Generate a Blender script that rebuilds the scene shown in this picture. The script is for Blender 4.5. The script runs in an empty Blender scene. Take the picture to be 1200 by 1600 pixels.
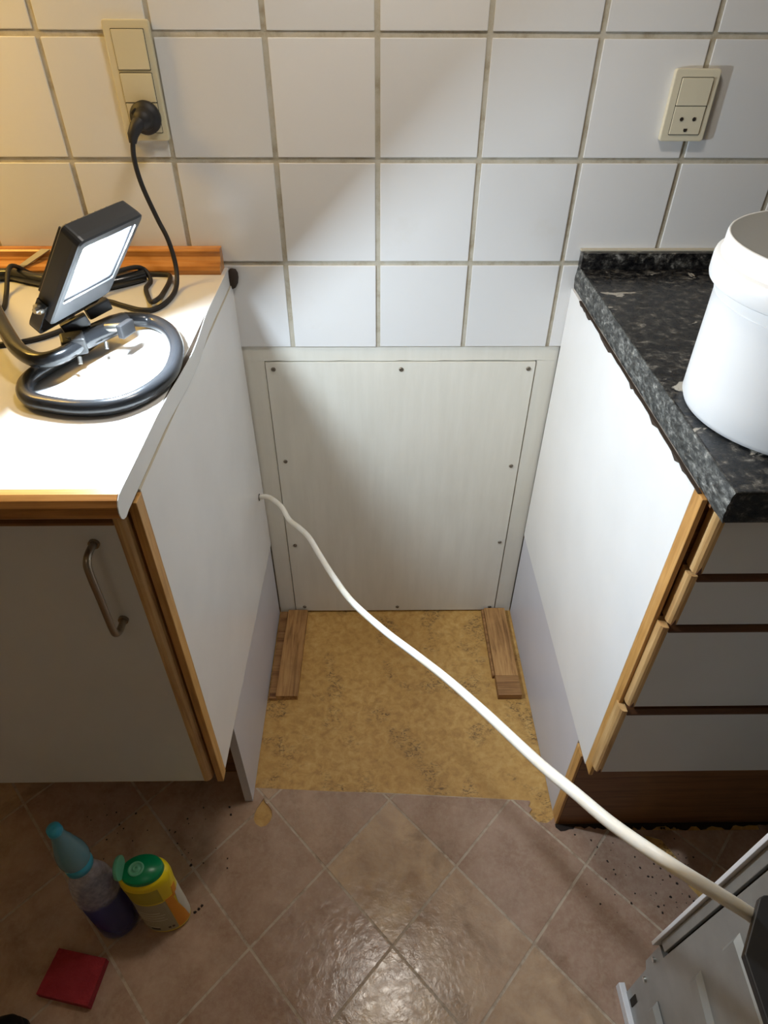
import bpy, bmesh, math, random
from mathutils import Vector, Matrix
import numpy as np
random.seed(7)
S = bpy.context.scene
COL = S.collection

# ------------------------------------------------------------------ camera
cam_d = bpy.data.cameras.new('camera'); cam = bpy.data.objects.new('camera', cam_d); COL.objects.link(cam)
yaw, pitch, roll = 0.0164868908, 0.699699192, 0.00512763074
fwd = Vector((math.sin(yaw)*math.cos(pitch), math.cos(yaw)*math.cos(pitch), -math.sin(pitch)))
rt = Vector((math.cos(yaw), -math.sin(yaw), 0)); up = rt.cross(fwd)
r2 = rt*math.cos(roll)+up*math.sin(roll); u2 = up*math.cos(roll)-rt*math.sin(roll)
m = Matrix((r2, u2, -fwd)).transposed().to_4x4(); m.translation = Vector((-0.0061, -1.1341, 1.3021))
cam.matrix_world = m
cam_d.sensor_fit = 'VERTICAL'; cam_d.sensor_height = 24; cam_d.lens = 24*1009.16/1600; cam_d.clip_start = .02
S.camera = cam

# ------------------------------------------------------------------ world, lamps, exposure
w = bpy.data.worlds.new('world'); S.world = w; w.use_nodes = True
w.node_tree.nodes['Background'].inputs[0].default_value = (.9, .85, .75, 1)
w.node_tree.nodes['Background'].inputs[1].default_value = .05
def area(name, loc, rot, sx, sy, power, col, spread=180):
    d = bpy.data.lights.new(name, 'AREA'); d.shape = 'RECTANGLE'; d.size = sx; d.size_y = sy
    d.energy = power; d.color = col; d.spread = math.radians(spread)
    o = bpy.data.objects.new(name, d); COL.objects.link(o); o.location = loc; o.rotation_euler = rot
    return o
LED_STRENGTH = 2050; LED_COLOR = (.74, .87, 1.0, 1)
area('cooker_hood_lamp', (.045, -.40, 1.78), (0, 0, 0), .20, .10, 4.0, (1.0, .92, .82))
area('under_cabinet_lamp', (-.92, -.17, 1.58), (math.radians(8), 0, 0), .4, .05, 6.5, (1.0, .60, .13))
area('ceiling_lamp', (-.3, -2.0, 2.42), (0, 0, 0), .4, .4, 1.2, (1.0, .92, .82))
S.view_settings.view_transform = 'Standard'; S.view_settings.look = 'None'
S.cycles.max_bounces = 14; S.cycles.diffuse_bounces = 9; S.cycles.glossy_bounces = 5
S.view_settings.exposure = 0; S.view_settings.gamma = 1; S.view_settings.use_curve_mapping = False

# ------------------------------------------------------------------ material helpers
def mat(name, col, rough=.5, metal=0, spec=.5, emit=None, es=0, alpha=None, trans=0, coat=0, ior=1.45):
    m = bpy.data.materials.new(name); m.use_nodes = True
    b = m.node_tree.nodes['Principled BSDF']
    b.inputs['Base Color'].default_value = (*col, 1); b.inputs['Roughness'].default_value = rough
    b.inputs['Metallic'].default_value = metal; b.inputs['Specular IOR Level'].default_value = spec
    b.inputs['Transmission Weight'].default_value = trans; b.inputs['IOR'].default_value = ior
    b.inputs['Coat Weight'].default_value = coat
    if emit: b.inputs['Emission Color'].default_value = (*emit, 1); b.inputs['Emission Strength'].default_value = es
    return m
def N(m, t, **k):
    n = m.node_tree.nodes.new(t)
    for a, v in k.items():
        if a.startswith('i_'): n.inputs[a[2:].replace('_', ' ')].default_value = v
        else: setattr(n, a, v)
    return n
def L(m, a, b): m.node_tree.links.new(a, b)
def coord(m, scale=(1, 1, 1), kind='Object', rot=(0, 0, 0)):
    if kind == 'Position':
        g = N(m, 'ShaderNodeNewGeometry').outputs['Position']
    else: g = N(m, 'ShaderNodeTexCoord').outputs[kind]
    mp = N(m, 'ShaderNodeMapping'); mp.inputs['Scale'].default_value = scale; mp.inputs['Rotation'].default_value = rot
    L(m, g, mp.inputs['Vector']); return mp.outputs['Vector']
def noise(m, vec, scale, detail=4, rough=.55, dist=0):
    n = N(m, 'ShaderNodeTexNoise'); n.inputs['Scale'].default_value = scale; n.inputs['Detail'].default_value = detail
    n.inputs['Roughness'].default_value = rough; n.inputs['Distortion'].default_value = dist
    L(m, vec, n.inputs['Vector']); return n.outputs['Fac']
def ramp(m, fac, stops):
    r = N(m, 'ShaderNodeValToRGB'); e = r.color_ramp.elements
    while len(e) > len(stops): e.remove(e[-1])
    while len(e) < len(stops): e.new(.5)
    for i, (p, c) in enumerate(stops):
        e[i].position = p; e[i].color = (*c, 1) if len(c) == 3 else c
    L(m, fac, r.inputs['Fac']); return r.outputs['Color']
def mixc(m, fac, a, b, mode='MIX'):
    x = N(m, 'ShaderNodeMix', data_type='RGBA', blend_type=mode)
    if isinstance(fac, (int, float)): x.inputs[0].default_value = fac
    else: L(m, fac, x.inputs[0])
    for s, v in ((6, a), (7, b)):
        if isinstance(v, tuple): x.inputs[s].default_value = (*v, 1)
        else: L(m, v, x.inputs[s])
    return x.outputs[2]
def base(m, c): L(m, c, m.node_tree.nodes['Principled BSDF'].inputs['Base Color'])
def bump(m, h, strength=.2, dist=.001):
    b = N(m, 'ShaderNodeBump'); b.inputs['Strength'].default_value = strength; b.inputs['Distance'].default_value = dist
    L(m, h, b.inputs['Height']); L(m, b.outputs[0], m.node_tree.nodes['Principled BSDF'].inputs['Normal'])
def setrough(m, c): L(m, c, m.node_tree.nodes['Principled BSDF'].inputs['Roughness'])
def g3(v): return (v, v, v)

def white_laminate(name, col, rough=.3):
    m = mat(name, col, rough)
    v = coord(m, kind='Position')
    base(m, mixc(m, ramp(m, noise(m, v, 6, 5), [(.35, g3(0)), (.75, g3(1))]), col, tuple(c*.93 for c in col)))
    bump(m, noise(m, v, 350, 2), .05, .0004)
    return m
def wood(name, dark, mid, light, axis, rough=.38, scale=1.0):
    m = mat(name, mid, rough)
    sc = [38*scale]*3; sc[axis] = 2.2*scale
    v = coord(m, tuple(sc), 'Position')
    f = noise(m, v, 3.0, 6, .6, .6)
    c = ramp(m, f, [(.28, dark), (.5, mid), (.72, light)])
    v2 = coord(m, kind='Position')
    base(m, mixc(m, ramp(m, noise(m, v2, 14, 4), [(.45, g3(0)), (.8, g3(.55))]), c, dark))
    bump(m, f, .15, .0006); return m

M = {}
M['wall_tile'] = mat('glazed_tile', (.72, .72, .71), .16, spec=.5)
def _():
    m = M['wall_tile']; v = coord(m, kind='Position')
    oi = N(m, 'ShaderNodeObjectInfo')
    c = mixc(m, oi.outputs['Random'], (.74, .74, .73), (.67, .675, .67))
    stain = ramp(m, noise(m, v, 9, 6, .65), [(.60, g3(0)), (.80, g3(.4))])
    base(m, mixc(m, stain, c, (.62, .60, .54)))
    bump(m, noise(m, v, 30, 3), .08, .002)
    setrough(m, ramp(m, noise(m, v, 12, 4), [(.3, g3(.14)), (.8, g3(.28))]))
_()
M['grout'] = mat('grout', (.46, .41, .31), .9)
def _():
    m = M['grout']; v = coord(m, kind='Position')
    base(m, ramp(m, noise(m, v, 22, 6, .7), [(.3, (.30, .25, .17)), (.5, (.46, .42, .33)), (.7, (.52, .49, .42))]))
    bump(m, noise(m, v, 400, 3), .4, .001)
_()
M['paint'] = mat('cream_paint', (.62, .60, .53), .45)
def _():
    m = M['paint']; v = coord(m, (1, 1, .12), 'Position')
    c = ramp(m, noise(m, v, 40, 5, .6), [(.35, (.69, .67, .59)), (.65, (.74, .72, .64))])
    v2 = coord(m, kind='Position')
    base(m, mixc(m, ramp(m, noise(m, v2, 7, 5), [(.5, g3(0)), (.8, g3(.35))]), c, (.62, .59, .50)))
    bump(m, noise(m, v, 180, 3), .15, .0006)
_()
M['melamine'] = white_laminate('white_melamine', (.79, .80, .80), .28)
M['melamine_inner'] = white_laminate('white_side_panel', (.84, .84, .84), .22)
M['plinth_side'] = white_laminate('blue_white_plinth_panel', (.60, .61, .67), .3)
M['door_face'] = white_laminate('off_white_door', (.67, .69, .70), .35)
M['worktop_top'] = white_laminate('white_worktop', (.70, .69, .66), .22)
M['chipboard'] = mat('chipboard', (.10, .065, .04), .9)
M['oak_x'] = wood('oiled_oak_x', (.22, .085, .02), (.46, .21, .055), (.60, .31, .10), 0)
M['oak_z'] = wood('oiled_oak_z', (.34, .16, .04), (.56, .30, .09), (.66, .40, .16), 2)
M['oak_dark'] = wood('brown_plinth_wood', (.12, .05, .018), (.22, .10, .04), (.28, .14, .055), 0)  # brown plinth wood; also paints the shade on the door's top edge
M['oak_pale'] = wood('pale_oak_edge', (.36, .19, .07), (.58, .36, .15), (.68, .46, .22), 2)  # paler copy of the oak: lamplight on the edge strips put into the colour
M['oak_darker'] = wood('dark_grip_wood', (.05, .018, .006), (.10, .038, .014), (.15, .065, .025), 0)  # dark copy of the oak: shade between the drawers put into the colour
M['oak_red'] = wood('varnished_upstand', (.25, .085, .018), (.50, .21, .05), (.60, .30, .10), 0, .25)
M['pine'] = wood('old_pine', (.16, .07, .02), (.44, .23, .08), (.54, .32, .12), 1, .6)
M['pine_block'] = wood('stained_pine', (.13, .05, .016), (.32, .16, .055), (.42, .23, .09), 0, .6)
M['black_plastic'] = mat('black_plastic', (.018, .018, .019), .42)
M['black_rubber'] = mat('black_rubber', (.014, .013, .014), .55)
M['black_tube'] = mat('black_powder_coat', (.016, .017, .019), .22, spec=.6)
M['housing'] = mat('grey_black_cast_metal', (.035, .038, .043), .38, .2)
M['chrome'] = mat('zinc_metal', (.55, .54, .50), .3, 1)
M['reflector'] = mat('satin_reflector', (.42, .47, .54), .4, .4)
M['led'] = mat('led', (1, 1, 1), .5, emit=LED_COLOR[:3], es=LED_STRENGTH)
M['steel_handle'] = mat('bronzed_metal', (.30, .25, .19), .33, .9)
M['cream_plastic'] = mat('cream_plastic', (.62, .56, .38), .3)
M['cream_plastic_pale'] = mat('pale_cream_plastic', (.66, .61, .46), .3)
M['gap'] = mat('dark_gap', (.02, .015, .01), .9)
M['screw'] = mat('screw_steel', (.22, .19, .15), .4, .8)
M['sealant'] = mat('old_sealant', (.035, .022, .014), .7)
M['caulk'] = mat('beige_caulk', (.50, .46, .36), .6)
M['white_cable'] = mat('white_pvc', (.86, .83, .74), .28)
M['bucket'] = mat('white_polypropylene', (.80, .82, .83), .32)
M['bucket'].node_tree.nodes['Principled BSDF'].inputs['Subsurface Weight'].default_value = .0
M['appliance_white'] = mat('white_enamel', (.70, .70, .72), .3)
M['zinc'] = mat('galvanised_sheet', (.46, .47, .46), .42, .55)
def _():
    m = M['zinc']; v = coord(m, kind='Position')
    base(m, mixc(m, noise(m, v, 20, 4), (.27, .27, .25), (.42, .43, .42)))
    m = M['black_tube']; v = coord(m, kind='Position')
    bump(m, noise(m, v, 500, 2), .06, .0004)
    m = M['white_cable']; v = coord(m, kind='Position')
    base(m, mixc(m, ramp(m, noise(m, v, 25, 4), [(.45, g3(0)), (.75, g3(1))]), (.88, .86, .79), (.80, .74, .58)))
_()
M['sponge'] = mat('red_sponge', (.52, .035, .045), .95)
def _():
    m = M['sponge']; v = coord(m, kind='Position')
    base(m, mixc(m, noise(m, v, 60, 5), (.24, .012, .02), (.40, .035, .045))); bump(m, noise(m, v, 260, 4), .8, .003)
_()
M['green_cap'] = mat('green_plastic', (.0, .20, .07), .3)
M['green_pale'] = mat('pale_green_plastic', (.12, .38, .22), .35)
M['yellow'] = mat('yellow_plastic', (.80, .62, .005), .35)
M['yellow_label'] = mat('olive_label', (.42, .36, .01), .45)
M['orange'] = mat('orange_print', (.75, .28, .005), .4)
M['label_white'] = mat('pale_label', (.62, .60, .50), .45)
M['label_grey'] = mat('grey_label', (.34, .31, .20), .5)
M['print_black'] = mat('black_print', (.03, .025, .02), .5)
M['cyan_cap'] = mat('translucent_cyan_plastic', (.20, .42, .50), .2, trans=.3)
M['cyan_collar'] = mat('cyan_collar', (.04, .36, .52), .35)
M['clear'] = mat('frosted_clear_plastic', (.60, .60, .68), .35, trans=.75)
M['blue_liquid'] = mat('dark_blue_liquid', (.008, .010, .12), .15, spec=.5)
M['shoe'] = mat('black_leather', (.004, .004, .004), .6)
M['sole'] = mat('black_sole', (.008, .008, .008), .8)
M['room_wall'] = mat('painted_wall', (.62, .58, .50), .9)
M['ceiling'] = mat('ceiling_paint', (.75, .73, .68), .9)
M['crumb'] = mat('dark_crumb', (.02, .012, .008), .9)
M['tape'] = mat('grey_beige_tape', (.40, .36, .28), .5)
# glass pane that lets lamp light through
mc_ = M['clear'] = mat('frosted_clear_plastic', (.50, .50, .58), .3)
_t = N(mc_, 'ShaderNodeBsdfTransparent'); _x = N(mc_, 'ShaderNodeMixShader')
_s = N(mc_, 'ShaderNodeSeparateXYZ'); L(mc_, coord(mc_, kind='Position'), _s.inputs[0])
_zr = ramp(mc_, _s.outputs[2], [(.140, g3(.10)), (.155, g3(.62))])
L(mc_, mixc(mc_, 1.0, _zr, ramp(mc_, noise(mc_, coord(mc_, kind='Position'), 130, 3), [(.35, g3(.65)), (.7, g3(1))]), 'MULTIPLY'), _x.inputs[0])
L(mc_, _t.outputs[0], _x.inputs[1]); L(mc_, mc_.node_tree.nodes['Principled BSDF'].outputs[0], _x.inputs[2])
L(mc_, _x.outputs[0], mc_.node_tree.nodes['Material Output'].inputs[0])
m = bpy.data.materials.new('lamp_glass'); m.use_nodes = True; nt = m.node_tree; nt.nodes.clear()
o_ = nt.nodes.new('ShaderNodeOutputMaterial'); t_ = nt.nodes.new('ShaderNodeBsdfTransparent'); gl = nt.nodes.new('ShaderNodeBsdfGlossy')
gl.inputs['Roughness'].default_value = .05; mx = nt.nodes.new('ShaderNodeMixShader'); mx.inputs[0].default_value = .06
nt.links.new(t_.outputs[0], mx.inputs[1]); nt.links.new(gl.outputs[0], mx.inputs[2]); nt.links.new(mx.outputs[0], o_.inputs[0]); M['lamp_glass'] = m
# granite
m = M['granite'] = mat('black_granite', (.02, .02, .02), .25)
v = coord(m, (34, 40, 44), 'Position', (0, 0, .25))
f1 = noise(m, v, 1.7, 9, .78, .25)
c1 = ramp(m, f1, [(.44, (.004, .004, .005)), (.52, (.018, .017, .016)), (.59, (.085, .08, .07)), (.68, (.30, .29, .26))])
v2 = coord(m, (1, 1.3, 1.4), 'Position')
f2 = noise(m, v2, 22, 6, .6, .8)
c2 = mixc(m, ramp(m, f2, [(.63, g3(0)), (.66, g3(1))]), c1, (.40, .38, .33))
base(m, c2); setrough(m, ramp(m, f1, [(.3, g3(.22)), (.7, g3(.4))])); bump(m, f1, .15, .0006)
# rough sawn granite edge (paler, unpolished)
m = M['granite_edge'] = mat('granite_edge', (.1, .1, .1), .55)
v = coord(m, kind='Position')
f1 = noise(m, coord(m, (150, 55, 110), 'Position'), 1.2, 8, .75, .3)
c1 = ramp(m, f1, [(.38, (.012, .013, .013)), (.50, (.055, .058, .055)), (.60, (.18, .185, .175)), (.70, (.50, .50, .46))])
base(m, c1); bump(m, f1, .5, .0015)
# niche subfloor
m = M['subfloor'] = mat('tan_linoleum', (.42, .26, .09), .42)
v = coord(m, kind='Position')
c = ramp(m, noise(m, v, 55, 7, .65, .4), [(.3, (.40, .215, .06)), (.5, (.57, .335, .10)), (.72, (.67, .44, .17))])
c = mixc(m, ramp(m, noise(m, v, 5, 4), [(.4, g3(0)), (.7, g3(.5))]), c, (.43, .235, .06))
mask = ramp(m, noise(m, v, 11, 3, .5, .3), [(.52, g3(0)), (.62, g3(1))])
spk = ramp(m, noise(m, coord(m, (60, 110, 60), 'Position'), 1.7, 5, .7, 1.2), [(.49, g3(0)), (.60, g3(.9))])
c = mixc(m, mixc(m, 1.0, mask, spk, 'MULTIPLY'), c, (.15, .085, .035))
base(m, c); bump(m, noise(m, v, 90, 4), .15, .0008)
# vinyl tiles
m = M['vinyl'] = mat('vinyl_stone_tile', (.3, .2, .14), .30)
v = coord(m, kind='Position'); oi = N(m, 'ShaderNodeObjectInfo')
tone = ramp(m, oi.outputs['Random'], [(0, (.40, .26, .19)), (.4, (.48, .325, .225)), (.7, (.60, .42, .245)), (1, (.42, .275, .215))])
c = mixc(m, ramp(m, noise(m, v, 17, 6, .6, .4), [(.35, g3(0)), (.70, g3(.75))]), tone, (.27, .155, .10))
c = mixc(m, ramp(m, noise(m, v, 110, 6, .7), [(.42, g3(0)), (.75, g3(.55))]), c, (.50, .38, .27))
c = mixc(m, ramp(m, noise(m, v, 320, 3, .7), [(.66, g3(0)), (.75, g3(.6))]), c, (.10, .055, .03))
base(m, c)
c = mixc(m, ramp(m, noise(m, v, 7, 6, .65, .6), [(.56, g3(0)), (.70, g3(.55))]), c, (.14, .085, .05))
base(m, c)
fine = noise(m, v, 75, 5, .65, .5); bump(m, fine, .32, .0016)
setrough(m, ramp(m, noise(m, v, 30, 5), [(.3, g3(.10)), (.75, g3(.26))]))
m = M['vinyl_joint'] = mat('vinyl_joint', (.6, .5, .38), .5)
v = coord(m, kind='Position')
base(m, ramp(m, noise(m, v, 45, 5, .7), [(.3, (.28, .19, .12)), (.5, (.46, .36, .26)), (.8, (.56, .46, .35))]))

# ------------------------------------------------------------------ mesh helpers
class MB:
    def __init__(s): s.v = []; s.f = []; s.sm = []
    def add(s, v, f, smooth=False):
        o = len(s.v); s.v += [tuple(x) for x in v]; s.f += [tuple(i+o for i in q) for q in f]; s.sm += [smooth]*len(f); return s
    def box(s, x0, x1, y0, y1, z0, z1):
        return s.add([(x, y, z) for z in (z0, z1) for y in (y0, y1) for x in (x0, x1)],
                     [(0, 2, 3, 1), (4, 5, 7, 6), (0, 1, 5, 4), (2, 6, 7, 3), (0, 4, 6, 2), (1, 3, 7, 5)])
    def prism(s, poly, axis, a, b):
        """poly: 2D points in the other two axes order (x,y)/(x,z)/(y,z)"""
        def P(p, t):
            return {0: (t, p[0], p[1]), 1: (p[0], t, p[1]), 2: (p[0], p[1], t)}[axis]
        n = len(poly); v = [P(p, a) for p in poly]+[P(p, b) for p in poly]
        f = [tuple(range(n)), tuple(range(2*n-1, n-1, -1))]+[(i, (i+1) % n+0, (i+1) % n+n, i+n) for i in range(n)]
        return s.add(v, f)
    def tube(s, pts, r, n=12, closed=False, caps=True, flat=1.0):
        pts = [Vector(p) for p in pts]; rs = r if isinstance(r, (list, tuple)) else [r]*len(pts)
        m = len(pts); T = []
        for i in range(m):
            a = pts[(i-1) % m] if (closed or i > 0) else pts[i]; b = pts[(i+1) % m] if (closed or i < m-1) else pts[i]
            T.append((b-a).normalized())
        nrm = T[0].orthogonal().normalized(); v = []
        for i in range(m):
            nrm = (nrm-T[i]*nrm.dot(T[i])).normalized(); bn = T[i].cross(nrm)
            for k in range(n):
                t = 2*math.pi*k/n; v.append(pts[i]+nrm*math.cos(t)*rs[i]+bn*math.sin(t)*rs[i]*flat)
        f = []
        for i in range(m if closed else m-1):
            j = (i+1) % m
            for k in range(n): f.append((i*n+k, i*n+(k+1) % n, j*n+(k+1) % n, j*n+k))
        s.add(v, f, True)
        if caps and not closed:
            s.add(v[:n], [tuple(range(n-1, -1, -1))]); s.add(v[-n:], [tuple(range(n))])
        return s
    def lathe(s, prof, n=48, c=(0, 0, 0), sx=1, sy=1, cap0=True, cap1=True, smooth=True):
        v = []
        for r, z in prof:
            for k in range(n):
                t = 2*math.pi*k/n; v.append((c[0]+r*sx*math.cos(t), c[1]+r*sy*math.sin(t), c[2]+z))
        f = [(i*n+k, i*n+(k+1) % n, (i+1)*n+(k+1) % n, (i+1)*n+k) for i in range(len(prof)-1) for k in range(n)]
        s.add(v, f, smooth)
        if cap0: s.add(v[:n], [tuple(range(n-1, -1, -1))])
        if cap1: s.add(v[-n:], [tuple(range(n))])
        return s
    def xf(s, mtx):
        s.v = [tuple(mtx @ Vector(p)) for p in s.v]; return s
    def build(s, name, material, parent=None, bevel=0, seg=2):
        me = bpy.data.meshes.new(name); me.from_pydata(s.v, [], s.f)
        bm = bmesh.new(); bm.from_mesh(me)
        bmesh.ops.recalc_face_normals(bm, faces=bm.faces)
        if bevel:
            bmesh.ops.bevel(bm, geom=[e for e in bm.edges if len(e.link_faces) == 2 and e.calc_face_angle(0) > .6], offset=bevel, segments=seg, affect='EDGES', profile=.6)
        else:
            for i, fc in enumerate(bm.faces):
                fc.smooth = s.sm[i] if i < len(s.sm) else False
        bm.to_mesh(me); bm.free(); me.materials.append(material)
        o = bpy.data.objects.new(name, me); COL.objects.link(o)
        if parent:
            o.parent = parent
            if parent.type == 'EMPTY' or True: o.matrix_parent_inverse = parent_world(parent).inverted()
        return o
def parent_world(p):
    mw = Matrix.Translation(p.location)
    return mw
def thing(name, label, cat, loc=(0, 0, 0), group=None):
    o = bpy.data.objects.new(name, None); COL.objects.link(o); o.location = loc; o.empty_display_size = .05
    o['label'] = label; o['category'] = cat
    if group: o['group'] = group
    return o
def tag(o, label, cat, group=None, kind=None):
    o['label'] = label; o['category'] = cat
    if group: o['group'] = group
    if kind: o['kind'] = kind
    return o
def struct(o): o['kind'] = 'structure'; return o
def catmull(P, k=8, closed=False):
    P = [Vector(p) for p in P]; n = len(P); out = []
    rng = range(n) if closed else range(n-1)
    for i in rng:
        g = lambda j: P[j % n] if closed else P[max(0, min(n-1, j))]
        a, b, c, d = g(i-1), g(i), g(i+1), g(i+2)
        for j in range(k):
            t = j/k; out.append(.5*((2*b)+(c-a)*t+(2*a-5*b+4*c-d)*t*t+(3*b-a-3*c+d)*t**3))
    if not closed: out.append(P[-1])
    return out
def boolean_cut(o, cutters):
    for c in cutters:
        md = o.modifiers.new('cut', 'BOOLEAN'); md.object = c; md.operation = 'DIFFERENCE'; md.solver = 'EXACT'
    dg = bpy.context.evaluated_depsgraph_get(); dg.update()
    me = bpy.data.meshes.new_from_object(o.evaluated_get(dg)); o.modifiers.clear()
    old = o.data; o.data = me; me.name = old.name

# ------------------------------------------------------------------ room shell
XL, XR, YB, ZC = -1.6, 1.6, -3.2, 2.5
TB = .7554                                     # lower edge of the wall tiles
wall = struct(MB().box(XL, XR, .0022, .12, TB-.001, ZC).box(XL, XR, .022, .12, 0, TB-.001).build('wall_back', M['grout']))
struct(MB().box(XL-.1, XL, YB, .12, 0, ZC).build('wall_left', M['room_wall']))
struct(MB().box(XR, XR+.1, YB, .12, 0, ZC).build('wall_right', M['room_wall']))
struct(MB().box(XL-.1, XR+.1, YB-.1, YB, 0, ZC).build('wall_front', M['room_wall']))
struct(MB().box(XL-.1, XR+.1, YB-.1, .12, ZC, ZC+.1).build('ceiling', M['ceiling']))
floor = struct(MB().box(XL-.1, XR+.1, YB-.1, .12, -.06, 0).build('floor', M['subfloor']))

# wall tiles: 152 mm tiles on a 160 mm grid
P = .16; tw = .1521
rows = [(TB, .9107-.004)]+[(.9107+.004+k*P, .9107+.004+k*P+tw) for k in range(5)]
tile_meshes = {}
for ri, (z0, z1) in enumerate(rows):
    for c in range(-9, 9):
        x0 = c*P+.0039; key = 'low' if ri == 0 else 'full'
        if key not in tile_meshes:
            o = MB().box(0, tw, 0, .005, 0, z1-z0).build('tile', M['wall_tile'], wall, bevel=.0012, seg=2); tile_meshes[key] = o.data
            for p in o.data.polygons: p.use_smooth = False
        else:
            o = bpy.data.objects.new('tile', tile_meshes[key]); COL.objects.link(o); o.parent = wall
        o.location = (x0+random.uniform(-.0005, .0005), random.uniform(-.0003, .0002), z0+random.uniform(-.0004, .0004) if ri else z0)
        o.rotation_euler = (random.uniform(-.003, .003), random.uniform(-.002, .002), random.uniform(-.003, .003))

# painted frame boards round the access panel (trim) -- top rail has a chipped lower edge
top = [(-.2595, TB-.001), (.3455, TB-.001), (.3455, .7240)]
xx = .343
while xx > -.255:
    top.append((xx, .7240+random.choice([0, 0, .0004, .0012, .0003]))); xx -= random.uniform(.012, .03)
top += [(-.2595, .7240)]
struct(MB().prism(top, 1, .004, .021).build('trim_1', M['paint']))
struct(MB().box(-.258, -.2188, .0045, .021, 0.0, .7239).build('trim_2', M['paint']))
struct(MB().box(.3066, .346, .0045, .021, 0.0, .7239).build('trim_3', M['paint']))
struct(MB().box(-.2188, .3066, .018, .0215, 0, .7239).build('trim_4', M['gap']))  # dark sheet behind the board, paints the shade in the slit around it

ap = thing('access_panel', 'cream painted access panel screwed to the wall at the back of the niche', 'panel', (.044, .003, .0))
MB().prism([(-.2164, .0075), (.3038, .0065), (.3044, .7216), (-.2172, .7218)], 1, .0022, .016).build('board', M['paint'], ap)
for x, z in [(-.2028, .7077), (.0447, .7069), (.2921, .7076), (-.1999, .4891), (.289, .4745), (-.2001, .2426), (.2909, .249), (-.1937, .0228), (.0491, .0201), (.2916, .0175)]:
    s = MB()
    s.add([(p[0], -p[2], p[1]) for p in MB().lathe([(.0022, .0004), (.0042, .0014), (.0044, .0022), (.0036, .003), (.0012, .003), (.001, .0016)], 16).v],
          [], False)
    b = MB().lathe([(.0045, 0), (.0045, .0009), (.0036, .0021), (.0014, .0022), (.0011, .0010)], 16)
    b.xf(Matrix.Translation((x, .0022, z)) @ Matrix.Rotation(math.pi/2, 4, 'X'))
    b.build('screw', M['screw'], ap)

# vinyl sheet: joint-coloured base with raised tiles, cut off along the niche
def cut_y(x): return -.4754+(x+.2511)*(-.5087+.4754)/(.3084+.2511)
sheet = struct(MB().prism([(XL, YB), (XR, YB), (XR, cut_y(.3)-.03), (.3455, cut_y(.34)-.004), (.31, -.5087), (.12, -.4955), (0.0, -.488), (-.12, -.484), (-.2511, -.4754), (-.2760, -.4754), (-.2760, -.4400), (XL, -.4400)], 2, -.0005, .0024).build('floor_covering', M['vinyl_joint']))
sheet.name = 'floor_vinyl'
def clip(poly, nx, ny, d):     # keep nx*x+ny*y<=d
    out = []
    for i in range(len(poly)):
        a, b = poly[i], poly[(i+1) % len(poly)]; da = nx*a[0]+ny*a[1]-d; db = nx*b[0]+ny*b[1]-d
        if da <= 0: out.append(a)
        if (da < 0 < db) or (db < 0 < da):
            t = da/(da-db); out.append((a[0]+(b[0]-a[0])*t, a[1]+(b[1]-a[1])*t))
    return out
hx, hy, gx = .1235, .129, .0034
k = (-.5087+.4754)/(.3084+.2511)
drop = MB().prism([(-.2387+.0, -.4975), (-.2440, -.5080), (-.2500, -.5180), (-.2535, -.5290), (-.2530, -.5400), (-.2470, -.5500), (-.2370, -.5555), (-.2270, -.5530), (-.2200, -.5450), (-.2170, -.5340), (-.2190, -.5230), (-.2270, -.5130), (-.2345, -.5055)], 2, -.01, .01).build('cut_a', M['gap'])
torn = MB().prism([(.3055, -.45), (.3050, -.512), (.3000, -.520), (.3060, -.526), (.2990, -.534), (.3060, -.545), (.3150, -.552), (.3300, -.5545), (.3400, -.549), (.347, -.543), (.352, -.5470), (.40, -.5600), (.45, -.566), (.52, -.570), (.62, -.572), (.75, -.572), (.75, -.45)], 2, -.01, .01).build('cut_b', M['gap'])
slit = MB().prism([(.515, -.578), (.530, -.583), (.548, -.588), (.562, -.612), (.575, -.640), (.590, -.668), (.598, -.69), (.585, -.694), (.572, -.676), (.558, -.648), (.545, -.622), (.530, -.605), (.522, -.592)], 2, -.01, .01).build('cut_c', M['gap'])
cutters = [drop, torn, slit]
boolean_cut(sheet, cutters)
cbox = [(-.26, -.21, -.56, -.49), (.29, .76, -.575, -.45), (.51, .60, -.70, -.575)]
for i in range(-12, 13):
    for j in range(-14, 6):
        if (i+j) % 2 == 0: continue
        cx, cy = .0185+hx*i, -.6328-.131+.131*j if False else (-.6328+hy*(j-1))
        poly = [(cx+hx-gx, cy), (cx, cy+hy-gx), (cx-hx+gx, cy), (cx, cy-hy+gx)]
        poly = clip(poly, 1, 0, XR); poly = clip(poly, -1, 0, -XL)
        if cy < -1.75: continue
        for side in (0, 1):
            if (side == 1) != (cx > -.2760): continue
            q = clip(poly, -k, 1, -.4754-.0003+k*.2511) if side else clip(poly, 0, 1, -.4402)
            if len(q) < 3: continue
            if side == 0 and max(p[0] for p in q) > -.2761 and cx > -.2760 and False: continue
            area_ = abs(sum(q[a][0]*q[(a+1) % len(q)][1]-q[(a+1) % len(q)][0]*q[a][1] for a in range(len(q))))/2
            if area_ < 4e-5: continue
            o = MB().prism(q, 2, .0015, .0031).build('tile', M['vinyl'], sheet, bevel=0)
            x0, x1 = min(p[0] for p in q), max(p[0] for p in q); y0, y1 = min(p[1] for p in q), max(p[1] for p in q)
            cc = [c for c, b in zip(cutters, cbox) if x0 < b[1] and x1 > b[0] and y0 < b[3] and y1 > b[2]]
            if cc: boolean_cut(o, cc)
for c in cutters: bpy.data.objects.remove(c)

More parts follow.
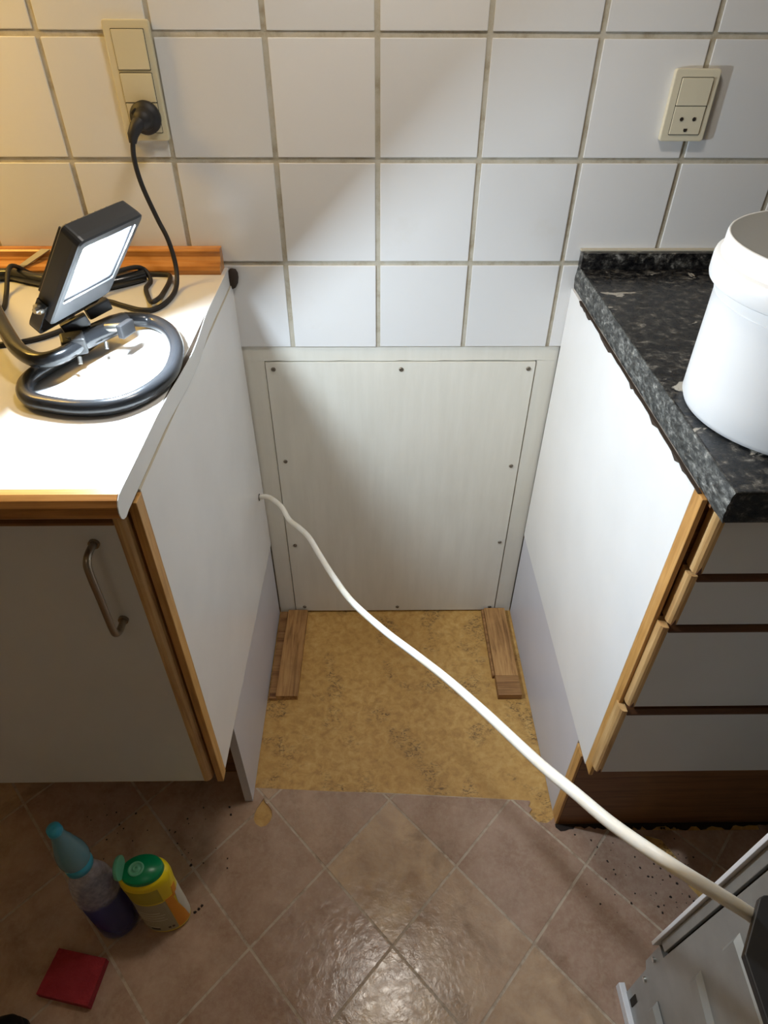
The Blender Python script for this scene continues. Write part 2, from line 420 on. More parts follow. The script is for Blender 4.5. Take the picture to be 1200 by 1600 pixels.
# ------------------------------------------------------------------ left base cabinet
lc = thing('base_cabinet', 'white base cabinet with oak edging and one closed door, left of the niche', 'cabinet', (-.57, -.3, 0))
MB().prism([(0.0, .2475), (-.5875, .2895), (-.5875, .8742), (0.0, .8742)], 0, -.273, -.2572).build('side_panel', M['melamine_inner'], lc)
MB().box(-.273, -.2574, -.5875, 0, .8743, .8754).build('top_joint', M['caulk'], lc)
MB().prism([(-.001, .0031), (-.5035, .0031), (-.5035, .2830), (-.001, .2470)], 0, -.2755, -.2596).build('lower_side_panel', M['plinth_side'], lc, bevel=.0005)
MB().box(-.267, -.2568, -.6072, -.5878, .2850, .8725).build('edge_lipping', M['oak_z'], lc, bevel=.0012)
MB().box(-.2755, -.2672, -.592, -.575, .2850, .8725).build('inner_lipping', M['oak_dark'], lc)
MB().box(-.873, -.2755, -.5845, -.02, .285, .8725).build('carcass', M['chipboard'], lc)
MB().box(-.873, -.2755, -.606, -.585, .8600, .8725).build('top_rail', M['oak_dark'], lc)
MB().box(-.873, -.2740, -.4395, -.425, .0031, .285).build('plinth', M['oak_dark'], lc)
door = MB().box(-.870, -.2840, -.6140, -.5980, .3010, .8485).build('door', M['door_face'], lc, bevel=.0006)
MB().prism([(-.2840, -.6144), (-.2800, -.6146), (-.2755, -.6130), (-.2722, -.6095), (-.2710, -.6050), (-.2710, -.5975), (-.2840, -.5975)], 2, .3010, .8570).build('edge_lipping', M['oak_pale'], door)
MB().prism([(-.5980, .8487), (-.6155, .8487), (-.6155, .8520), (-.610, .8565), (-.5980, .8575)], 0, -.870, -.2842).build('top_lipping', M['oak_dark'], door)  # darker wood carries the shade under the worktop nosing
hx_ = -.3125
hp = catmull([(hx_, -.614, .8225), (hx_, -.629, .8240), (hx_, -.6400, .8200), (hx_, -.6440, .8080), (hx_, -.6440, .760), (hx_, -.6440, .7150), (hx_, -.6400, .7010), (hx_, -.629, .6960), (hx_, -.614, .6970)], 6)
h = MB().tube(hp, .0042, 12)
for z in (.8225, .6970): h.tube([(hx_, -.6141, z), (hx_, -.6175, z)], .0062, 14)
h.build('handle', M['steel_handle'], door)

# left worktop, z top = .904
lw = thing('worktop', 'white laminate worktop with oak nosing and a peeling end strip, left of the niche', 'worktop', (-.6, -.3, .874))
MB().box(-1.15, -.2604, -.6232, -.001, .8755, .9032).build('core', M['chipboard'], lw)
MB().box(-1.15, -.2604, -.6234, -.001, .9032, .9042).build('laminate', M['worktop_top'], lw)
nose = [(-.6234, .9041), (-.632, .9040), (-.6385, .9010), (-.6425, .8950), (-.6435, .8880), (-.6415, .8810), (-.6370, .8765), (-.630, .8748), (-.6234, .8748)]
MB().prism(nose, 0, -1.15, -.2608).build('front_nosing', M['oak_x'], lw)
# end strip, bowed away from the edge around the middle
def bow(y):
    t = max(0, 1-abs((y+.33)/.16)); t = t*t*(3-2*t)
    return .0055*t
ys = np.linspace(-.003, -.6234, 50); s = MB(); vv = []; ff = []
prof = []
for y in ys: prof.append((y, .8765, .9042))
prof += [(-.632, .8752, .9040), (-.6385, .8772, .9010), (-.6425, .8810, .8960), (-.6440, .8860, .8900)]
for y, z0, z1 in prof:
    xo = -.2592+bow(y)*1.0; lean = bow(y)*.25
    vv += [(xo, y, z0), (xo+lean, y, z1), (xo-.0010, y, z0), (xo-.0010+lean, y, z1)]
for i in range(len(prof)-1):
    a = i*4; b = a+4
    ff += [(a, a+1, b+1, b), (a+2, b+2, b+3, a+3), (a+1, a+3, b+3, b+1), (a, b, b+2, a+2)]
e = len(vv)-4; ff += [(e, e+1, e+3, e+2), (0, 2, 3, 1)]
s.add(vv, ff).build('end_strip', M['melamine'], lw)
ups = [(-.001, .9043), (-.0365, .9043), (-.0375, .9120), (-.0340, .9175), (-.0235, .9240), (-.0200, .9290), (-.0195, .9375), (-.0170, .9400), (-.001, .9405)]
MB().prism(ups, 0, -1.15, -.2660).build('wall_upstand', M['oak_red'], lw)
lump = MB().lathe([(.0005, -.021), (.006, -.017), (.0095, -.008), (.0100, .002), (.0085, .010), (.005, .015), (.0005, .016)], 16, (0, 0, 0), 1, .6)
lump.xf(Matrix.Translation((-.2535, -.0055, .8885)) @ Matrix.Rotation(.18, 4, 'Y')).build('sealant_lump', M['sealant'], lw)
tp = MB().add([(-.563, -.0185, .9412), (-.548, -.0190, .9412), (-.600, -.036, .9205), (-.586, -.036, .9210), (-.640, -.0400, .9060), (-.626, -.0402, .9060),
               (-.563, -.0175, .9400), (-.548, -.0180, .9400), (-.600, -.035, .9192), (-.586, -.035, .9195), (-.640, -.0390, .9048), (-.626, -.0392, .9048)],
              [(0, 1, 3, 2), (2, 3, 5, 4), (6, 8, 9, 7), (8, 10, 11, 9), (0, 2, 8, 6), (1, 7, 9, 3), (2, 4, 10, 8), (3, 9, 11, 5), (0, 6, 7, 1), (4, 5, 11, 10)])
tag(tp.build('tape_strip', M['tape']), 'short beige tape strip draped over the wooden upstand at the left', 'tape')

# ------------------------------------------------------------------ right drawer cabinet
rc = thing('drawer_cabinet', 'drawer cabinet with four grey fronts and oak edging, right of the niche', 'cabinet', (.6, -.3, 0))
MB().box(.345, .361, -.5780, -.001, .2745, .8668).build('side_panel', M['melamine'], rc, bevel=.0005)
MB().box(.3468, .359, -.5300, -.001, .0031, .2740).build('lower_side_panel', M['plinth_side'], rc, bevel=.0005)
MB().box(.3447, .3510, -.6000, -.5782, .2790, .8668).build('edge_lipping', M['oak_z'], rc, bevel=.0012)
MB().box(.3507, .3760, -.588, -.578, .2820, .8665).build('inner_lipping', M['oak_dark'], rc)
MB().box(.3466, .3520, -.5560, -.5302, .0031, .2600).build('plinth_lipping', M['oak_z'], rc, bevel=.001)
MB().box(.3525, 1.2, -.5560, -.5400, .0031, .2800).build('plinth', M['oak_dark'], rc)
MB().box(.3765, .93, -.5845, -.02, .285, .8665).build('carcass', M['chipboard'], rc)
MB().box(.3525, .93, -.606, -.585, .8600, .8665).build('top_rail', M['oak_dark'], rc)
for zb, zt, x0 in [(.7680, .8475, .3700), (.6780, .7555, .3670), (.4995, .6640, .3600), (.3160, .4795, .3535)]:
    d = MB().box(x0, .90, -.6140, -.5950, zb, zt).build('drawer_front', M['door_face'], rc, bevel=.0006)
    xl = x0-.0105
    MB().prism([(x0, -.6144), (x0-.004, -.6146), (x0-.007, -.6134), (x0-.0095, -.6105), (x0-.0105, -.6060), (x0-.0105, -.5945), (x0, -.5945)], 2, zb, zt+.0085).build('edge_lipping', M['oak_pale'], d)
    MB().prism([(-.5950, zt+.0002), (-.6155, zt+.0002), (-.6155, zt+.0035), (-.610, zt+.0075), (-.5950, zt+.0082)], 0, x0+.0005, .90).build('finger_grip', M['oak_darker'], d)  # grip coloured as shaded by the front above
    MB().prism([(xl+.0035, zb-.0003), (xl+.0095, zb-.0003), (xl+.0085, zb+.0050), (xl+.0070, zb+.0115), (xl+.0052, zb+.0050)], 1, -.6150, -.6100).build('groove_end', M['oak_darker'], d)  # dark wedge painting the shade inside the hollow end of the strip
# neighbour cabinet leg far right under the plinth line
MB().box(.80, .83, -.60, -.557, .0031, .2750).build('plinth_post', M['oak_dark'], rc, bevel=.001)

rw = thing('granite_worktop', 'black speckled granite worktop with low upstand, right of the niche', 'worktop', (.8, -.3, .867))
gs = MB()
slab = gs.box(.3505, 1.3, -.6385, -.001, .8670, .9070).build('slab', M['granite'], rw, bevel=.0022)
# rough cut left edge, slightly uneven
vv = []; ff = []; ny, nz = 60, 7
for i in range(ny+1):
    y = -.001-(.6375)*i/ny
    for jz in range(nz+1):
        t = jz/nz; z = .8672+t*(.9066-.8672)
        x = .3474+.0022*(abs(t-.5)*2)**3+random.uniform(-.0005, .0005)
        vv.append((x, y+random.uniform(-.0006, .0006) if 0 < i < ny else y, z))
base_i = len(vv)
vv += [(.351, -.001, .8672), (.351, -.6385, .8672), (.351, -.6385, .9066), (.351, -.001, .9066)]
for i in range(ny):
    for jz in range(nz):
        a = i*(nz+1)+jz; ff.append((a, a+1, a+nz+2, a+nz+1))
for i in range(ny):
    a = i*(nz+1); 
ff.append(tuple([i*(nz+1)+nz for i in range(ny+1)]+[base_i+2, base_i+3]))
ff.append(tuple([i*(nz+1) for i in range(ny, -1, -1)]+[base_i, base_i+1]))
ff.append(tuple([ny*(nz+1)+jz for jz in range(nz+1)]+[base_i+2, base_i+1]))
MB().add(vv, ff).build('sawn_edge', M['granite_edge'], rw)
MB().box(.3480, 1.3, -.0200, -.001, .9072, .9340).build('upstand', M['granite'], rw, bevel=.0012)
MB().box(.3465, 1.3, -.0100, -.0005, .9340, .9368).build('caulk_line', M['caulk'], rw, bevel=.0006)
# squeezed-out sealant along the lower edge
pts_t = []; y = -.06
sm_ = MB(); P0 = []
while y > -.60:
    P0.append(y); y -= random.uniform(.006, .016)
vv = []; ff = []
for y in P0:
    dz = random.choice([.0003, .001, .002, .0035, .005]) if random.random() < .5 else .0006
    xx = .3442-random.uniform(0, .0008)
    vv += [(xx, y, .8672-dz), (xx, y, .8680), (.3480, y, .8672-dz), (.3480, y, .8680)]
for i in range(len(P0)-1):
    a = i*4; b = a+4; ff += [(a, a+1, b+1, b), (a+1, a+3, b+3, b+1), (a, b, b+2, a+2), (a+2, b+2, b+3, a+3)]
ff += [(0, 2, 3, 1), tuple(len(vv)-4+q for q in (0, 1, 3, 2))]
MB().add(vv, ff).build('sealant_bead', M['sealant'], rw)

# ------------------------------------------------------------------ bucket
bx, by = .4776, -.4849
bk = thing('bucket', 'white round plastic bucket without lid on the black granite worktop', 'bucket', (bx, by, .907))
bb = MB()
for seg_ in ([(.001, .0005), (.112, .0005), (.117, .003), (.1195, .009), (.1200, .04), (.1212, .142), (.1214, .1435)], [(.1214, .1435), (.1295, .1440), (.1312, .1452)],
             [(.1312, .1452), (.1320, .1480), (.1322, .1640), (.1314, .1670)], [(.1314, .1670), (.1300, .1682), (.1270, .1690)], [(.1270, .1690), (.1260, .1712), (.1258, .1860), (.1250, .1885)],
             [(.1250, .1885), (.1240, .1893), (.1230, .1885)], [(.1230, .1885), (.1222, .170), (.1175, .012), (.110, .008), (.001, .0078)]):
    bb.lathe(seg_, 96, (bx, by, .9072), cap0=False, cap1=False)
bb.build('body', M['bucket'], bk)
MB().lathe([(.1208, .1290), (.1216, .1296), (.1216, .1306), (.1209, .1312)], 96, (bx, by, .9072), cap0=False, cap1=False).build('lower_rib', M['bucket'], bk)

# ------------------------------------------------------------------ wall sockets
def rrect(x0, x1, z0, z1, r, n=5):
    out = []
    for cx, cz, a0 in ((x1-r, z1-r, 0), (x0+r, z1-r, 90), (x0+r, z0+r, 180), (x1-r, z0+r, 270)):
        for i in range(n+1):
            a = math.radians(a0+90*i/n); out.append((cx+r*math.cos(a), cz+r*math.sin(a)))
    return out
def plate(x0, x1, z0, z1, y0, y1, r, name, m, par, bev=.0008):
    return MB().prism(rrect(x0, x1, z0, z1, r), 1, y0, y1).build(name, m, par, bevel=bev)
def holes(x, z, par):
    for dx in (-.0095, .0095):
        b = MB().lathe([(.0027, 0), (.0027, .0006)], 16); b.xf(Matrix.Translation((x+dx, -.0119, z+.006)) @ Matrix.Rotation(math.pi/2, 4, 'X')); b.build('pin_hole', M['gap'], par)
    b = MB().prism([(x-.0026, z-.0065), (x+.0026, z-.0065), (x+.0026, z-.0090), (x+.0014, z-.0108), (x-.0014, z-.0108), (x-.0026, z-.0090)], 1, -.0125, -.0119); b.build('earth_hole', M['gap'], par)
sl = thing('switch_socket', 'tall cream switch and socket plate with a black plug, on tiles above left worktop', 'socket', (-.3505, 0, 1.17))
plate(-.3830, -.3180, 1.0990, 1.2470, -.0095, -.0004, .004, 'frame', M['cream_plastic'], sl, .0015)
plate(-.3725, -.3258, 1.1885, 1.2370, -.0099, -.0090, .001, 'shadow_gap', M['gap'], sl, 0)
plate(-.3718, -.3265, 1.1893, 1.2362, -.0118, -.0090, .001, 'rocker', M['cream_plastic'], sl)
plate(-.3725, -.3254, 1.1095, 1.1858, -.0099, -.0090, .001, 'shadow_gap', M['gap'], sl, 0)
plate(-.3718, -.3261, 1.1493, 1.1850, -.0120, -.0090, .001, 'rocker', M['cream_plastic'], sl)
so = plate(-.3718, -.3261, 1.1103, 1.1483, -.0112, -.0090, .001, 'socket_face', M['cream_plastic'], sl)
sr = thing('switch_socket', 'small cream switch and socket plate with empty pin holes, on tiles above granite worktop', 'socket', (.468, 0, 1.146))
plate(.4340, .5005, 1.0995, 1.1925, -.0100, -.0004, .004, 'frame', M['cream_plastic_pale'], sr, .0015)
plate(.4445, .4918, 1.1083, 1.1825, -.0104, -.0090, .0015, 'shadow_gap', M['gap'], sr, 0)
plate(.4453, .4910, 1.1468, 1.1817, -.0125, -.0090, .001, 'rocker', M['cream_plastic_pale'], sr)
so = plate(.4453, .4910, 1.1091, 1.1460, -.0117, -.0090, .001, 'socket_face', M['cream_plastic_pale'], sr)
holes(.4683, 1.1235, so)

# ------------------------------------------------------------------ work light
wl = thing('work_light', 'black portable LED floodlight on a tubular stand, lit, on the left worktop', 'lamp', (-.36, -.39, .904))
n = Vector((.716, -.287, -.636)).normalized(); a_ = Vector((.390, .920, .025)); a_ = (a_-n*a_.dot(n)).normalized(); b_ = n.cross(a_)
if b_.z < 0: b_ = -b_
HC = Vector((-.3247, -.388, 1.037)); W2, H2, DD = .0510, .0680, .027
H = Matrix((a_, b_, n)).transposed().to_4x4(); H.translation = HC     # local x = width, y = up, z = out of the face
if H.to_3x3().determinant() < 0:
    H = Matrix((-a_, b_, n)).transposed().to_4x4(); H.translation = HC
def rr(w, h, r, n=4): return rrect(-w, w, -h, h, r, n)
OPY = .0115; OPH = H2-.0225
def op(d, r=.004): return [(p[0], p[1]+OPY) for p in rr(W2-.0085-d, OPH-d, r)]
def loft(mb, rings, cap0=True, cap1=True):
    nn = len(rings[0][0]); v = []
    for poly, z in rings: v += [(p[0], p[1], z) for p in poly]
    f = [(i*nn+k, i*nn+(k+1) % nn, (i+1)*nn+(k+1) % nn, (i+1)*nn+k) for i in range(len(rings)-1) for k in range(nn)]
    if cap0: f.append(tuple(range(nn-1, -1, -1)))
    if cap1: f.append(tuple((len(rings)-1)*nn+k for k in range(nn)))
    return mb.add(v, f)
hs = loft(MB(), [(rr(W2-.008, H2-.008, .004), -DD), (rr(W2-.002, H2-.002, .006), -DD+.004), (rr(W2, H2, .007), -.006), (rr(W2, H2, .007), 0), (rr(W2-.002, H2-.002, .006), .0015), (op(0), .0015), (op(0), -.002)], True, False)
hs.xf(H).build('housing', M['housing'], wl)
loft(MB(), [(op(0), -.0015), (op(.0015), -.0005), (op(.003), -.0015)], False, False).xf(H).build('gasket', M['black_rubber'], wl)
loft(MB(), [(op(0), -.003), (op(.0045, .006), -.007), ([(p[0], p[1]+OPY) for p in rr(.019, .022, .003)], -.0112)], False, True).xf(H).build('reflector', M['reflector'], wl)
loft(MB(), [([(p[0], p[1]+OPY) for p in rr(.0155, .0200, .003)], -.0108), ([(p[0], p[1]+OPY) for p in rr(.0155, .0200, .003)], -.0098)]).xf(H).build('led_panel', M['led'], wl)
loft(MB(), [(op(.0002), -.0022), (op(.0002), -.0012)]).xf(H).build('glass_pane', M['lamp_glass'], wl)
fins = MB()
for i in range(9):
    x = -.036+i*.009; fins.box(x-.0009, x+.0009, -.05, .05, -DD-.006, -DD+.001)
fins.xf(H).build('cooling_fins', M['housing'], wl)
jb = loft(MB(), [(rr(.016, .013, .003), -DD-.016), (rr(.018, .015, .003), -DD+.001)]); jb.xf(H @ Matrix.Translation((0, -.035, 0))).build('junction_box', M['black_plastic'], wl)
# bracket: flat strap, bolted to both sides low on the head
def strap(mb, pts, wv, t):
    pts = [Vector(p) for p in pts]; v = []
    for i, p in enumerate(pts):
        a = pts[max(0, i-1)]; b = pts[min(len(pts)-1, i+1)]; T = (b-a).normalized(); nn = T.cross(wv).normalized()
        for sgn, s2 in ((-1, -1), (1, -1), (1, 1), (-1, 1)): v.append(p+wv*sgn*.5+nn*s2*t*.5)
    f = []
    for i in range(len(pts)-1):
        for k_ in range(4): f.append((i*4+k_, i*4+(k_+1) % 4, i*4+4+(k_+1) % 4, i*4+4+k_))
    f += [(3, 2, 1, 0), tuple(len(v)-4+q for q in range(4))]
    return mb.add(v, f)
e = W2+.0025; y0 = -.050; yb = -.093; zc = -.014
sp = catmull([(-e, y0+.010, zc), (-e, y0-.012, zc), (-e, yb+.012, zc), (-e+.004, yb+.002, zc), (-e+.014, yb, zc), (0, yb, zc), (e-.014, yb, zc), (e-.004, yb+.002, zc), (e, yb+.012, zc), (e, y0-.012, zc), (e, y0+.010, zc)], 5)
strap(MB(), sp, Vector((0, 0, .014)), .0022).xf(H).build('bracket', M['black_tube'], wl)
for sx in (-1, 1):
    b = MB().tube([(sx*(e+.001), y0, zc), (sx*(e+.006), y0, zc)], .0062, 6); b.tube([(sx*(e-.004), y0, zc), (sx*(e+.010), y0, zc)], .0032, 10)
    b.xf(H).build('bolt', M['chrome'], wl)
# tube frames
R = .0098; zt = .904+R+.0004
loop1 = [(-.3560, -.2640, .925), (-.3265, -.2500, .9160), (-.2960, -.2740, zt), (-.2740, -.3190, zt), (-.2640, -.3650, zt), (-.2640, -.4120, zt), (-.2800, -.4540, zt), (-.3060, -.4790, zt), (-.3400, -.4850, zt), (-.3720, -.4800, zt), (-.4080, -.4660, zt), (-.4270, -.4400, zt), (-.4300, -.4095, zt), (-.4174, -.3740, zt), (-.3960, -.3330, .9155), (-.3760, -.2920, .922)]
MB().tube(catmull(loop1, 7), R, 16).build('stand_loop', M['black_tube'], wl)
loop2 = [(-.3660, -.3330, .9385), (-.3800, -.3720, .9380), (-.3920, -.4020, .9375), (-.4130, -.4130, .9380), (-.4449, -.3900, .9400), (-.4790, -.3450, .9440), (-.5146, -.2920, .9480), (-.5600, -.2220, .9450), (-.6050, -.1500, .9330), (-.6330, -.1000, .9200), (-.6300, -.0680, zt), (-.6050, -.0600, zt), (-.5600, -.0810, zt), (-.5100, -.0980, zt), (-.4500, -.1070, zt), (-.4180, -.0920, zt), (-.3860, -.0640, zt)]
MB().tube(catmull(loop2, 7), R, 16).build('stand_loop', M['black_tube'], wl)
MB().tube([(-.3880, -.3800, .9390), (-.3790, -.3590, .9385), (-.3560, -.3080, .9350), (-.3470, -.2880, .9320)], [.0125, .0135, .0135, .0125], 16).build('clamp_sleeve', M['black_tube'], wl)
MB().box(-.014, .014, -.010, .010, -.012, .012).xf(Matrix.Translation((-.3840, -.3720, .940)) @ Matrix.Rotation(.42, 4, 'Z') @ Matrix.Rotation(.3, 4, 'X')).build('clamp_collar', M['black_plastic'], wl, bevel=.003)
def knob(loc, rz, tilt, sc=1.0):
    b = MB().box(-.017*sc, .017*sc, -.0052*sc, .0052*sc, -.0075*sc, .0085*sc)
    b.xf(Matrix.Translation(loc) @ Matrix.Rotation(rz, 4, 'Z') @ Matrix.Rotation(tilt, 4, 'Y')); b.build('wing_knob', M['black_plastic'], wl, bevel=.0028)
knob((-.3850, -.3510, .9560), .55, -.25); knob((-.3720, -.3020, .9560), .75, -.2); 
b = MB().box(-.0045, .0045, -.013, .013, -.009, .009); b.xf(Matrix.Translation((-.3300, -.3330, .9420)) @ Matrix.Rotation(-.35, 4, 'Z')); b.build('wing_knob', M['black_plastic'], wl, bevel=.002)
MB().tube([(-.3570, -.3300, .9420), (-.3340, -.3320, .9440)], .0055, 12).build('threaded_stud', M['chrome'], wl)
MB().tube([(-.3560, -.3440, .9290), (-.3550, -.3490, .9215)], .0028, 6).build('bolt', M['chrome'], wl)
MB().tube([(-.3760, -.3860, .9290), (-.3750, -.3910, .9215)], .0028, 6).build('bolt', M['chrome'], wl)
# mains lead and plug
CR = .0037; zc_ = .904+CR+.0003
cable = [(-.3480, -.036, 1.1270), (-.3560, -.0450, 1.1210), (-.3613, -.0485, 1.1060), (-.3647, -.050, 1.0811), (-.3599, -.055, 1.0471), (-.3462, -.060, 1.0024), (-.3333, -.068, .9717), (-.3263, -.078, .9380), (-.3240, -.095, .9165), (-.3235, -.1230, zc_), (-.3270, -.1640, zc_), (-.3380, -.1890, zc_), (-.3560, -.1960, zc_+.002), (-.3800, -.1800, zc_), (-.4037, -.1652, zc_), (-.4350, -.1400, zc_), (-.4300, -.1100, zc_+.019), (-.4000, -.0760, zc_+.022), (-.3850, -.0600, zc_+.014), (-.3740, -.0720, zc_), (-.3728, -.1057, zc_), (-.3560, -.1500, zc_), (-.3420, -.1800, zc_+.0075), (-.3360, -.1700, zc_+.0078), (-.3404, -.1300, zc_), (-.3420, -.0800, zc_), (-.3480, -.0500, zc_), (-.3620, -.0440, zc_), (-.3860, -.0450, zc_+.001), (-.4200, -.0500, zc_+.003), (-.4800, -.0560, zc_), (-.5400, -.0480, zc_), (-.5780, -.0440, zc_+.001), (-.5900, -.0800, zc_+.026), (-.5840, -.1316, zc_), (-.5650, -.1900, zc_), (-.5720, -.2500, zc_), (-.5600, -.2950, zc_), (-.5164, -.3077, zc_), (-.4723, -.2880, zc_), (-.4362, -.2500, zc_+.002), (-.4180, -.2650, .925), (-.4050, -.3150, .950), (-.3900, -.3500, .972)]
cb = MB().tube(catmull(cable, 7), CR, 10).build('mains_lead', M['black_rubber'], wl)
pg = MB(); pg.lathe([(.0205, 0), (.0222, .001), (.0222, .0085), (.0205, .0105), (.0165, .0125), (.0145, .0170), (.0135, .0240), (.0110, .0290), (.004, .0310)], 32)
pg.xf(Matrix.Translation((-.3455, -.0113, 1.1305)) @ Matrix.Rotation(math.pi/2, 4, 'X')).build('plug', M['black_rubber'], cb)
MB().tube([(-.3480, -.034, 1.1290), (-.3545, -.0420, 1.1230), (-.3600, -.0475, 1.1130), (-.3620, -.0490, 1.1030)], [.0100, .0092, .0078, .0052], 14).build('plug_sleeve', M['black_rubber'], cb)
for i, (dx, dz, rz) in enumerate([(.006, .010, .5), (.006, -.012, -.4), (-.012, .010, -.7)]):
    MB().box(-.0045, .0045, -.0005, .006, -.002, .002).xf(Matrix.Translation((-.3455+dx, -.0305, 1.1305+dz)) @ Matrix.Rotation(rz, 4, 'Y')).build('grip_rib', M['black_rubber'], cb, bevel=.001)

# ------------------------------------------------------------------ white supply cable
wc = thing('supply_cable', 'thick white cable running from a hole in the left cabinet side to lower right', 'cable', (-.257, -.047, .43))
cp = [(-.2740, -.0440, .4280), (-.2569, -.0470, .4302), (-.2400, -.0570, .4400), (-.2253, -.0700, .4443), (-.1996, -.1100, .4552), (-.1782, -.1600, .4634), (-.1533, -.2000, .4766), (-.1296, -.2500, .4969), (-.1051, -.3100, .5087), (-.0792, -.3700, .5185), (-.0442, -.4500, .5431), (.0046, -.5400, .5818), (.0453, -.6100, .6171), (.0797, -.6700, .6467), (.1097, -.7500, .6990), (.1411, -.8300, .7455), (.1566, -.8800, .7854), (.1734, -.9150, .8056), (.1994, -.9480, .8200), (.2310, -.9640, .8090), (.2630, -.9720, .7850), (.2820, -.9830, .7700), (.3080, -.9920, .7620)]
MB().tube(catmull(cp, 7), .0051, 16).build('sheath', M['white_cable'], wc)
b = MB().lathe([(.0050, 0), (.0075, 0), (.0078, .0008), (.0050, .0009)], 24, cap0=False, cap1=False); b.xf(Matrix.Translation((-.2570, -.0470, .4302)) @ Matrix.Rotation(math.pi/2, 4, 'Y')); b.build('hole_edge', M['gap'], wc)

# ------------------------------------------------------------------ battens on the niche floor
def board(x0, x1, y0, y1, z1, skew=0):
    return MB().prism([(x0+skew, y0), (x1+skew, y0), (x1, y1), (x0, y1)], 2, .0002, z1)
tag(board(-.2360, -.1860, -.2640, -.0020, .0160, -.004).build('wooden_batten', M['pine'], bevel=.001), 'flat pale wooden batten on the niche floor along the left panel', 'batten')
tag(board(-.2560, -.2380, -.2655, -.0020, .0095, 0).build('wooden_lath', M['pine_block'], bevel=.001), 'narrow dark wooden lath between the left niche panel and the pale batten', 'lath')
br = thing('wooden_batten', 'flat pale wooden batten with a knot on niche floor along right panel', 'batten', (.303, -.1, 0))
board(.2760, .3300, -.2140, -.0020, .0180, 0).build('board', M['pine'], br, bevel=.001)
MB().box(.2700, .2755, -.2100, -.0020, .0002, .0130).build('side_lath', M['pine_block'], br, bevel=.001)
tag(board(.2755, .3300, -.2680, -.2145, .0185, 0).build('wooden_block', M['pine_block'], bevel=.0012), 'short darker stained wood block at the front end of right batten', 'wood block')

# ------------------------------------------------------------------ spray bottle
sx_, sy_ = -.4620, -.7200
sb = thing('spray_bottle', 'clear plastic bottle half full of blue liquid with a pale blue conical cap', 'bottle', (sx_, sy_, .0031))
rot = Matrix.Translation((sx_, sy_, .0033)) @ Matrix.Rotation(.5, 4, 'Z')
MB().lathe([(.024, 0), (.031, .002), (.0325, .010), (.0325, .130), (.032, .165), (.028, .200), (.020, .228), (.0145, .243), (.0140, .258)], 40, (0, 0, 0), 1.08, .86, cap1=False).xf(rot).build('body', M['clear'], sb)
MB().lathe([(.022, .003), (.0290, .005), (.0305, .012), (.0307, .142), (.001, .1425)], 40, (0, 0, 0), 1.08, .86).xf(rot).build('liquid', M['blue_liquid'], sb)
MB().lathe([(.0185, .247), (.0205, .249), (.0205, .266), (.0185, .268)], 28).xf(rot).build('collar', M['cyan_collar'], sb)
MB().lathe([(.0205, .266), (.0220, .272), (.0225, .285), (.0210, .300), (.0170, .318), (.0135, .336), (.0105, .350), (.0095, .366), (.0085, .371), (.002, .373)], 32, (0, 0, 0), 1.0, .92).xf(rot).build('cap', M['cyan_cap'], sb)
MB().tube([(0, 0, .262), (0, 0, .300), (0, 0, .352)], [.009, .007, .004], 12).xf(rot).build('nozzle', M['cyan_collar'], sb)
MB().lathe([(.0098, .3605), (.0104, .3620), (.0096, .3725), (.004, .3745)], 20).xf(rot).build('cap_tip', M['cyan_collar'], sb)

# ------------------------------------------------------------------ yellow cleaner bottle
yx, yy = -.3800, -.7110
yb_ = thing('cleaner_bottle', 'yellow cleaning bottle with open green flip cap, beside the blue bottle', 'bottle', (yx, yy, .0031))
rot = Matrix.Translation((yx, yy, .0033)) @ Matrix.Rotation(.10, 4, 'Z')
body_prof = [(.030, 0), (.0385, .003), (.0400, .010), (.0402, .060), (.0385, .105), (.0392, .150), (.0408, .178), (.0400, .190), (.0370, .196), (.0335, .199)]
def rad(z):
    for (r0, z0), (r1, z1) in zip(body_prof, body_prof[1:]):
        if z0 <= z <= z1: return r0+(r1-r0)*(z-z0)/(z1-z0+1e-9)
    return .03
MB().lathe(body_prof, 56, (0, 0, 0), 1, .66).xf(rot).build('body', M['yellow'], yb_)
def patch(name, a0, a1, zs, m, off=.0006):
    v = []; f = []; na = 14; s_ = MB()
    for z, sh0, sh1 in zs:
        for i in range(na+1):
            t = math.radians((a0+sh0)+((a1+sh1)-(a0+sh0))*i/na); r = rad(z)
            v.append(((r+off)*math.cos(t), (r+off)*.66*math.sin(t), z))
    nb = len(v)
    v += [(x*.985, y*.985, z) for x, y, z in v]
    for q in range(len(zs)-1):
        for i in range(na):
            p = q*(na+1)+i; f.append((p, p+1, p+na+2, p+na+1)); f.append((nb+p, nb+p+na+1, nb+p+na+2, nb+p+1))
    for i in range(na):
        f.append((i, i+nb, i+1+nb, i+1)); p = (len(zs)-1)*(na+1)+i; f.append((p, p+1, p+1+nb, p+nb))
    for q in range(len(zs)-1):
        p = q*(na+1); f.append((p, p+na+1, p+na+1+nb, p+nb)); p += na; f.append((p, p+nb, p+na+1+nb, p+na+1))
    return s_.add(v, f).xf(rot).build(name, m, yb_)
Z = [.012, .04, .07, .10, .125]
patch('back_label', 205, 305, [(z, 0, 0) for z in Z], M['label_grey'])
patch('upper_label', 200, 302, [(z, 0, 0) for z in (.130, .150, .170, .180)], M['yellow_label'])
patch('orange_band', 306, 330, [(.012, 0, 18), (.05, 0, 12), (.09, 0, 2), (.115, 0, 0), (.13, 0, 0)], M['orange'])
patch('side_label', 342, 400, [(.018, 6, 0), (.05, 0, 0), (.09, -8, 0), (.13, -2, 0)], M['label_white'])
patch('orange_band', 330, 350, [(.120, 0, 0), (.135, 2, 0), (.155, 6, 4)], M['orange'])
